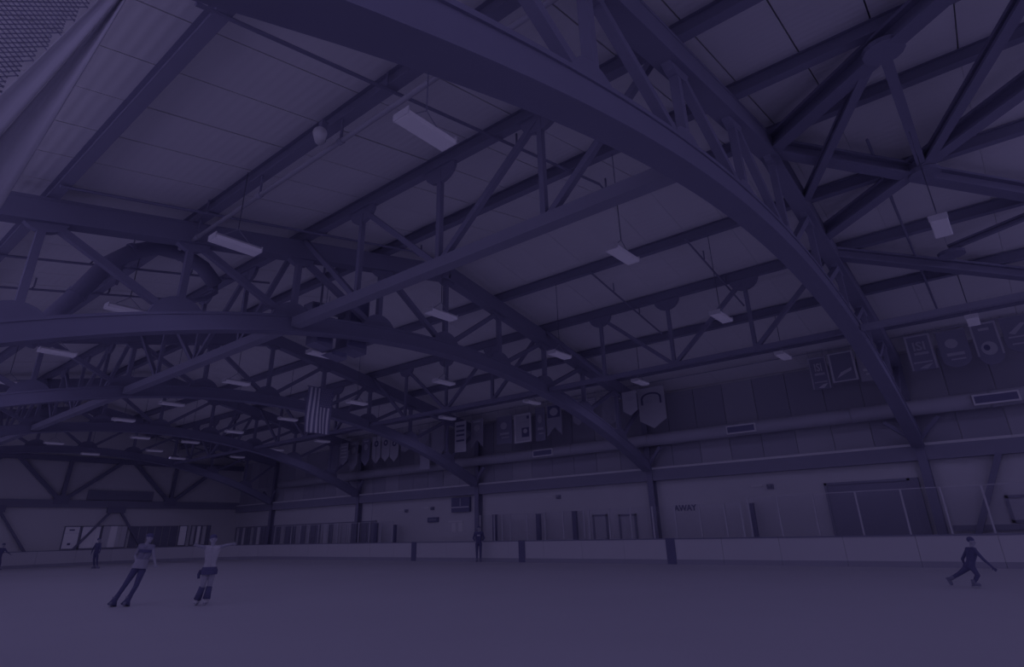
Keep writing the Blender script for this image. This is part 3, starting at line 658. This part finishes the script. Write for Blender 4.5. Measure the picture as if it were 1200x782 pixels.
# ------------------------------------------------------------------ hanging net, top left
NY = 6.0
nt_ = thing('safety_net', (0.6, NY, 3.4), 'pale safety net with broad white hem hanging at the top left', 'net')
La = [(1.30, 8.05), (1.081, 7.33), (0.858, 6.644), (0.625, 5.846), (0.421, 5.16), (0.295, 4.746), (-0.2, 3.9), (-1.2, 3.2)]
Lb = [(1.38, 8.05), (1.191, 7.432), (1.011, 6.773), (0.742, 5.683), (0.511, 4.781), (0.396, 4.341), (0.0, 3.5), (-1.2, 2.9)]
Lc = [(1.40, 8.05), (1.25, 7.411), (1.075, 6.813), (0.914, 5.75), (0.80, 5.0), (0.665, 4.139), (0.45, 3.3), (-1.2, 2.6)]
def strip(A, B, nm, mt, dy, fold):
    mb = MB(); n = 5; vs = []
    for (xa, za), (xb, zb) in zip(A, B):
        for k in range(n + 1):
            t = k / n; vs.append((xa + (xb - xa) * t, NY + dy + fold * math.sin(t * math.pi * 1.5), za + (zb - za) * t))
    m_ = len(A); fs = [(i * (n + 1) + k, i * (n + 1) + k + 1, (i + 1) * (n + 1) + k + 1, (i + 1) * (n + 1) + k) for i in range(m_ - 1) for k in range(n)]
    mb.add(vs, fs); o = mb.build(nm, mt, nt_, smooth=True); md = o.modifiers.new('thickness', 'SOLIDIFY'); md.thickness = 0.008
strip(La, Lb, 'hem_band', 'net_hem', 0.0, 0.03); strip(Lb, Lc, 'hem_fold', 'net_hem', 0.02, 0.07)
nb = MB()
def xa_at(z):
    for (x0, z0), (x1, z1) in zip(La, La[1:]):
        if z1 <= z <= z0: return x0 + (x1 - x0) * (z0 - z) / (z0 - z1)
    return None
for k in range(130):                       # diagonal mesh, both ways
    for sg in (1, -1):
        c0 = 3.0 + k * .055; pts = []
        for q in range(41):
            x = -1.2 + q * .0625; z = c0 + sg * (x - 0.0) * 0.8; xe = xa_at(z)
            if xe is not None and x < xe: pts.append((x, NY, z))
        if len(pts) > 1: nb.beam(pts[0], pts[-1], .009, .009, (0, 1, 0))
tag(nb.build('net_mesh', 'net_cord', nt_), kind='stuff')
MB().tube([(-1.25, NY, 8.05), (1.45, NY, 8.05)], .03, 8).build('net_pole', 'grey_steel', nt_)

# ------------------------------------------------------------------ people
SEGS = {}
def person(key, label, loc, rz, J, style, k=1.0, vox=0.009, face=0.0):
    """J: joints in metres (right, away, up) from the feet; style: material of each region"""
    root = bpy.data.objects.new('person', None); COL.objects.link(root); root.location = (*loc, 0); root.rotation_euler = (0, 0, rz); root.empty_display_size = .3
    tag(root, label, 'person', 'skaters on the ice'); WL[root.name] = Vector((0, 0, 0))
    V = {n: Vector(v) for n, v in J.items()}
    mb = MB(); seg = []
    def cap(a, b, ra, rb, reg, n=12):
        a, b = Vector(a), Vector(b); L = (b - a).length
        pts = [a + (b - a) * t for t in (0, .25, .5, .75, 1)]; mb.tube(pts, [ra + (rb - ra) * t for t in (0, .25, .5, .75, 1)], n)
        mb.sphere(a, ra, n, 8); mb.sphere(b, rb, n, 8); seg.append((a, b, (ra + rb) / 2, reg))
    up = (V['neck'] - V['hip']).normalized(); side = (V['shR'] - V['shL']).normalized(); fwd = side.cross(up).normalized() * -1
    if fwd.y > 0: fwd = -fwd
    # torso
    for s, sh, hp in ((-1, 'shL', 'hipL'), (1, 'shR', 'hipR')):
        cap(V['chest'] + side * s * .075 * k + up * .05 * k, V['waist'] + side * s * .05 * k, .105 * k, .085 * k, 'top')
        cap(V['waist'] + side * s * .05 * k, V['hip'] + side * s * .07 * k, .085 * k, .1 * k, 'waist')
        cap(V['neck'] - up * .06 * k, V[sh], .06 * k, .062 * k, 'top')
        cap(V[sh], V['chest'] + side * s * .07 * k, .064 * k, .1 * k, 'top')
    cap(V['neck'] - up * .05 * k, V['neck'] + up * .06 * k, .052 * k, .05 * k, 'neck')
    # arms and hands
    for s, q in ((-1, 'L'), (1, 'R')):
        sh, el, ha = V['sh' + q], V['el' + q], V['ha' + q]
        wr = ha + (el - ha).normalized() * .07 * k
        cap(sh, el, .052 * k, .042 * k, 'sleeve'); cap(el, wr, .042 * k, .028 * k, 'forearm')
        d = (ha - el).normalized(); lat = d.cross(Vector((0, 1, 0.2))); lat = (lat if lat.length > .1 else Vector((1, 0, 0))).normalized(); nn = d.cross(lat)
        for t in (-.022, 0, .022): cap(wr, wr + d * .075 * k + lat * t * k, .017 * k, .014 * k, 'hand', 8)
        for f, (t, ln) in enumerate(((-.03, .062), (-.0105, .074), (.0105, .07), (.03, .055))):
            a = wr + d * .075 * k + lat * t * k; b = a + (d + nn * .15) * ln * .5 * k + lat * t * .3 * k; c = b + (d * .8 + nn * .55) * ln * .5 * k
            cap(a, b, .0092 * k, .0085 * k, 'hand', 7); cap(b, c, .0085 * k, .0075 * k, 'hand', 7)
        a = wr + d * .02 * k - lat * .02 * k; b = a + (d * .6 - lat * .8) * .04 * k; c = b + (d * .95 - lat * .2) * .03 * k
        cap(a, b, .012 * k, .0105 * k, 'hand', 7); cap(b, c, .0105 * k, .009 * k, 'hand', 7)
    # legs and feet
    for s, q in ((-1, 'L'), (1, 'R')):
        hp, kn, an, to = V['hip' + q], V['kn' + q], V['an' + q], V['toe' + q]
        cap(V['hip'] + side * s * .06 * k, hp, .1 * k, .095 * k, 'hips'); cap(hp, kn, .09 * k, .062 * k, 'thigh')
        cap(kn, kn + (an - kn) * .4, .06 * k, .058 * k, 'calf'); cap(kn + (an - kn) * .4, an, .058 * k, .042 * k, 'calf')
    # head
    hc = V['head']; hu = (hc - V['neck']).normalized(); fd = (Matrix.Rotation(face, 3, 'Z') @ Vector((0, -1, 0))); fd = (fd - hu * fd.dot(hu)).normalized(); fs = fd.cross(hu)
    def head_pt(a, b, c): return hc + fs * a * k + fd * b * k + hu * c * k
    cap(head_pt(0, -.012, .03), head_pt(0, .01, -.015), .088 * k, .08 * k, 'head'); cap(head_pt(0, .03, -.05), head_pt(0, .045, -.075), .055 * k, .042 * k, 'head')
    cap(V['neck'] + up * .02 * k, head_pt(0, -.01, -.05), .05 * k, .048 * k, 'neck')
    cap(head_pt(0, .09, .0), head_pt(0, .108, -.025), .01 * k, .015 * k, 'head', 7)
    for s in (-1, 1): cap(head_pt(s * .083, -.01, .01), head_pt(s * .083, -.005, -.03), .014 * k, .011 * k, 'head', 7)
    # one continuous surface
    regs = sorted(set(style[r] for *_, r in seg)); me = mb.mesh('body', regs)
    tmp = bpy.data.objects.new('body_tmp', me); COL.objects.link(tmp)
    md = tmp.modifiers.new('r', 'REMESH'); md.mode = 'VOXEL'; md.voxel_size = vox; md.use_smooth_shade = True
    sm = tmp.modifiers.new('s', 'SMOOTH'); sm.iterations = 3; sm.factor = .4
    bm_ = bpy.data.meshes.new_from_object(tmp.evaluated_get(bpy.context.evaluated_depsgraph_get())); bpy.data.objects.remove(tmp); bm_.name = 'body'
    bm_.materials.clear()
    for r in regs: bm_.materials.append(MATS[r])
    idx = []
    S = [(a, b - a, max((b - a).length_squared, 1e-9), r, regs.index(style[g])) for a, b, r, g in seg]
    for pgn in bm_.polygons:
        c = pgn.center; best = 9; bi = 0
        for a, ab, l2, r, ii in S:
            t = max(0, min(1, (c - a).dot(ab) / l2)); dd = (c - a - ab * t).length - r
            if dd < best: best, bi = dd, ii
        idx.append(bi)
    bm_.polygons.foreach_set('material_index', idx); bm_.polygons.foreach_set('use_smooth', [True] * len(idx))
    body = obj('body', bm_, root)
    # hair, eyes, mouth
    hb = MB()
    hb.sphere((0, 0, 0), (.094 * k, .1 * k, .088 * k), 16, 12)
    rot = Matrix((fs, fd, hu)).transposed()
    hb.v = [tuple(head_pt(0, -.022, .042) + rot @ Vector(v)) for v in hb.v]
    if style.get('long_hair'):
        hb.tube([head_pt(0, -.08, .03), head_pt(0, -.115, -.04), head_pt(0, -.1, -.13), head_pt(0, -.095, -.2)], [.06 * k, .05 * k, .04 * k, .015 * k], 10)
    hb.build('helmet' if style.get('helmet') else 'hair', style.get('hair', 'hair'), root, smooth=True)
    for s in (-1, 1): MB().sphere(head_pt(s * .032, .083, .002), .011 * k, 8, 6).build('eye', 'hair', root, smooth=True)
    MB().tube([head_pt(-.022, .092, -.055), head_pt(0, .098, -.057), head_pt(.022, .092, -.055)], .005 * k, 6).build('mouth', 'cloth_charcoal', root)
    # skates
    for q in 'LR':
        an, to = V['an' + q], V['toe' + q]; d = to - an; hz = Vector((d.x, d.y, 0))
        hz = hz.normalized() if hz.length > .02 else Vector((0, -1, 0))
        dn = (Vector((0, 0, -1)) if style.get('lift') != q else (V['an' + q] - V['kn' + q]).normalized())
        if style.get('lift') == q: hz = (d - dn * d.dot(dn)).normalized()
        sole = an + dn * max(.05, d.dot(dn) - .035)
        wd_ = hz.cross(dn).normalized()
        bt = MB(); bt.tube([an - dn * .09 * k, an, sole + hz * .0 - dn * .03], [.058 * k, .056 * k, .05 * k], 12)
        bt.sphere(sole - dn * .035 * k + hz * .0, (.052 * k, .052 * k, .045 * k)); bt.tube([sole - hz * .06 * k - dn * .035, sole + hz * .06 * k - dn * .035, sole + hz * .14 * k - dn * .028, sole + hz * .165 * k - dn * .02], [.046 * k, .046 * k, .036 * k, .015 * k], 12)
        b = bt.build('skate_boot', style['boot'], root, smooth=True)
        so = MB(); so.beam(sole - hz * .075 * k - dn * .004, sole + hz * .15 * k - dn * .004, .07 * k, .022, tuple(-dn)); so.build('skate_sole', 'boot_black', b)
        bl = MB(); c0 = sole + dn * .005
        bl.beam(c0 - hz * .1 * k + dn * .028, c0 + hz * .17 * k + dn * .028, .006, .018, tuple(-dn)); bl.beam(c0 - hz * .06 * k, c0 - hz * .06 * k + dn * .02, .02, .03, tuple(hz)); bl.beam(c0 + hz * .1 * k, c0 + hz * .1 * k + dn * .02, .02, .03, tuple(hz))
        bl.build('skate_blade', 'blade_steel', b)
    return root, V, side, up, fwd

def sty(**kw):
    d = dict(top='cloth_black', waist='cloth_black', neck='skin', sleeve='cloth_black', forearm='cloth_black', hand='skin', hips='cloth_black', thigh='cloth_black', calf='cloth_black', head='skin', boot='boot_black')
    d.update(kw); return d
r, V, sd, up, fw = person('leaner', 'leaning skater in grey top and black flared leggings, left foreground', (6.884, 18.938), -.3487,
  {'head': (.392, 0, 1.62), 'neck': (.356, 0, 1.482), 'shL': (.215, .05, 1.43), 'shR': (.50, -.05, 1.405), 'chest': (.369, 0, 1.302), 'waist': (.325, 0, 1.083), 'hip': (.275, 0, .9), 'hipL': (.19, .03, .85), 'hipR': (.355, -.03, .83),
   'knL': (.03, .08, .489), 'anL': (-.141, .1, .14), 'toeL': (-.23, -.04, .012), 'knR': (.279, -.1, .455), 'anR': (.155, -.1, .14), 'toeR': (.08, -.24, .012), 'elR': (.575, -.12, 1.14), 'haR': (.65, -.27, .93), 'elL': (.14, .16, 1.2), 'haL': (.21, -.08, .97)},
  sty(top='cloth_charcoal', waist='cloth_grey', sleeve='cloth_grey', forearm='skin', long_hair=False), face=.7)
for q in 'LR':
    a = V['kn' + q].lerp(V['an' + q], .6); b = V['an' + q] + Vector((-.035, -.03, -.105)); MB().tube([a, V['an' + q], b], [.058, .07, .115], 14).build('trouser_flare', 'cloth_black', r, smooth=True)
mb = MB(); c = V['chest']; n = 18
poly = lambda cc, ru, rf: [cc + sd * ru * math.cos(2 * math.pi * k / n) + fw * rf * math.sin(2 * math.pi * k / n) for k in range(n)]
a = poly(c + up * .035, .195, .125); b = poly(c - up * .045, .185, .122); mb.add(a + b, [(k, (k + 1) % n, (k + 1) % n + n, k + n) for k in range(n)])
mb.build('chest_band', 'cloth_black', r, smooth=True)
a = poly(V['waist'] + up * .02, .15, .115); b = poly(V['hip'] - up * .02, .205, .155); mb = MB(); mb.add(a + b, [(k, (k + 1) % n, (k + 1) % n + n, k + n) for k in range(n)]); mb.build('shirt_hem', 'cloth_grey', r, smooth=True)

r, V, sd, up, fw = person('spread', 'skater with arms spread wide, pale shirt and dark jacket tied at waist', (8.213, 17.087), -.4481,
  {'head': (-.03, 0, 1.55), 'neck': (-.019, 0, 1.402), 'shL': (-.165, 0, 1.352), 'shR': (.135, 0, 1.348), 'chest': (-.012, 0, 1.223), 'waist': (-.019, 0, .985), 'hip': (-.017, 0, .835), 'hipL': (-.095, 0, .797), 'hipR': (.065, 0, .791),
   'knL': (-.116, -.08, .444), 'anL': (-.19, .02, .135), 'toeL': (-.23, -.14, .012), 'knR': (.044, -.05, .438), 'anR': (.016, -.08, .135), 'toeR': (-.02, -.24, .012), 'elL': (-.33, -.16, 1.39), 'haL': (-.45, -.34, 1.432), 'elR': (.32, -.12, 1.401), 'haR': (.5, -.28, 1.44)},
  sty(top='cloth_pale', waist='cloth_pale', sleeve='cloth_grey', forearm='cloth_grey', hips='cloth_black', thigh='cloth_grey', calf='cloth_black', boot='boot_white', long_hair=True), face=.1)
n = 18
a = poly(V['waist'] - up * .1, .17, .13); b = poly(V['hip'] - up * .04, .205, .165); c2 = poly(V['hip'] - up * .13, .2, .165)
mb = MB(); mb.add(a + b + c2, [(k + o, (k + 1) % n + o, (k + 1) % n + n + o, k + n + o) for o in (0, n) for k in range(n)]); mb.build('tied_jacket', 'cloth_black', r, smooth=True)
MB().tube([V['hip'] - sd * .2 - up * .02, V['hip'] - sd * .235 - up * .12, V['hip'] - sd * .225 - up * .22], [.035, .04, .03], 10).build('jacket_sleeve', 'cloth_black', r, smooth=True)
for q in 'LR':
    MB().tube([V['kn' + q].lerp(V['an' + q], .05), V['kn' + q].lerp(V['an' + q], .5), V['an' + q] + Vector((0, 0, -.0))], [.072, .078, .092], 12).build('leg_warmer', 'cloth_black', r, smooth=True)

person('far', 'small distant skater in dark clothes gliding near the end boards', (15.189, 46.712), -.3144,
  {'head': (-.165, 0, 1.69), 'neck': (-.164, 0, 1.526), 'shL': (-.28, .13, 1.469), 'shR': (-.05, -.13, 1.455), 'chest': (-.168, 0, 1.316), 'waist': (-.173, 0, 1.092), 'hip': (-.175, 0, .943), 'hipL': (-.23, .06, .893), 'hipR': (-.11, -.06, .893),
   'knL': (-.223, .08, .548), 'anL': (-.12, .1, .135), 'toeL': (-.24, .02, .012), 'knR': (-.05, -.08, .5), 'anR': (.03, -.1, .135), 'toeR': (.19, -.14, .012), 'elL': (-.4, .2, 1.172), 'haL': (-.43, .1, .88), 'elR': (0, -.25, 1.138), 'haR': (-.009, -.35, .86)}, sty(), vox=.012, face=.9)
person('edge', 'distant skater in dark clothes cut off by the left edge, arm outstretched', (11.66, 53.19), -.2158,
  {'head': (-.069, 0, 1.53), 'neck': (-.086, 0, 1.37), 'shL': (-.22, .1, 1.31), 'shR': (.04, -.1, 1.29), 'chest': (-.103, 0, 1.16), 'waist': (-.14, 0, .95), 'hip': (-.16, 0, .82), 'hipL': (-.23, .06, .77), 'hipR': (-.1, -.06, .768),
   'knL': (-.24, .05, .43), 'anL': (-.31, .1, .135), 'toeL': (-.42, .0, .012), 'knR': (-.0, -.1, .43), 'anR': (.0, -.1, .135), 'toeR': (.16, -.14, .012), 'elL': (-.36, .15, 1.09), 'haL': (-.39, .05, .87), 'elR': (.2, -.2, 1.1), 'haR': (.44, -.28, .93)}, sty(), .95, .012, face=.8)
r, V, sd, up, fw = person('man', 'person in black standing upright against the far boards', (26.827, 24.652), -.8276,
  {'head': (.005, 0, 1.765), 'neck': (.005, 0, 1.6), 'shL': (-.2, 0, 1.536), 'shR': (.205, 0, 1.53), 'chest': (.004, 0, 1.38), 'waist': (.003, 0, 1.13), 'hip': (.003, 0, .981), 'hipL': (-.095, 0, .94), 'hipR': (.1, 0, .935),
   'knL': (-.1, 0, .51), 'anL': (-.1, .05, .135), 'toeL': (-.15, -.13, .012), 'knR': (.105, 0, .5), 'anR': (.11, .05, .135), 'toeR': (.16, -.13, .012), 'elL': (-.3, .06, 1.25), 'haL': (-.2, -.2, 1.06), 'elR': (.305, .06, 1.24), 'haR': (.2, -.2, 1.06)}, sty(), 1.05, .012, face=-.2)
MB().box((-.09, -.145, 1.36), (.08, -.125, 1.43)).build('chest_print', 'cloth_pale', r)
person('boy', 'child in dark clothes and helmet skating, one leg kicked back, right side', (19.769, 1.659), -1.4871,
  {'head': (.187, 0, 1.045), 'neck': (.16, 0, .915), 'shL': (.06, .1, .86), 'shR': (.2, -.11, .862), 'chest': (.12, 0, .755), 'waist': (.062, 0, .59), 'hip': (.01, 0, .478), 'hipL': (-.04, .06, .45), 'hipR': (.055, -.06, .45),
   'knL': (-.235, .1, .31), 'anL': (-.44, .15, .19), 'toeL': (-.53, .15, .065), 'knR': (.12, -.1, .285), 'anR': (.0, -.1, .115), 'toeR': (.13, -.12, .012), 'elR': (.317, -.2, .649), 'haR': (.485, -.25, .436), 'elL': (-.1, .25, .627), 'haL': (-.085, .18, .47)},
  sty(hand='cloth_black', hair='cloth_black', helmet=True, lift='L'), .82, .008, face=1.45)
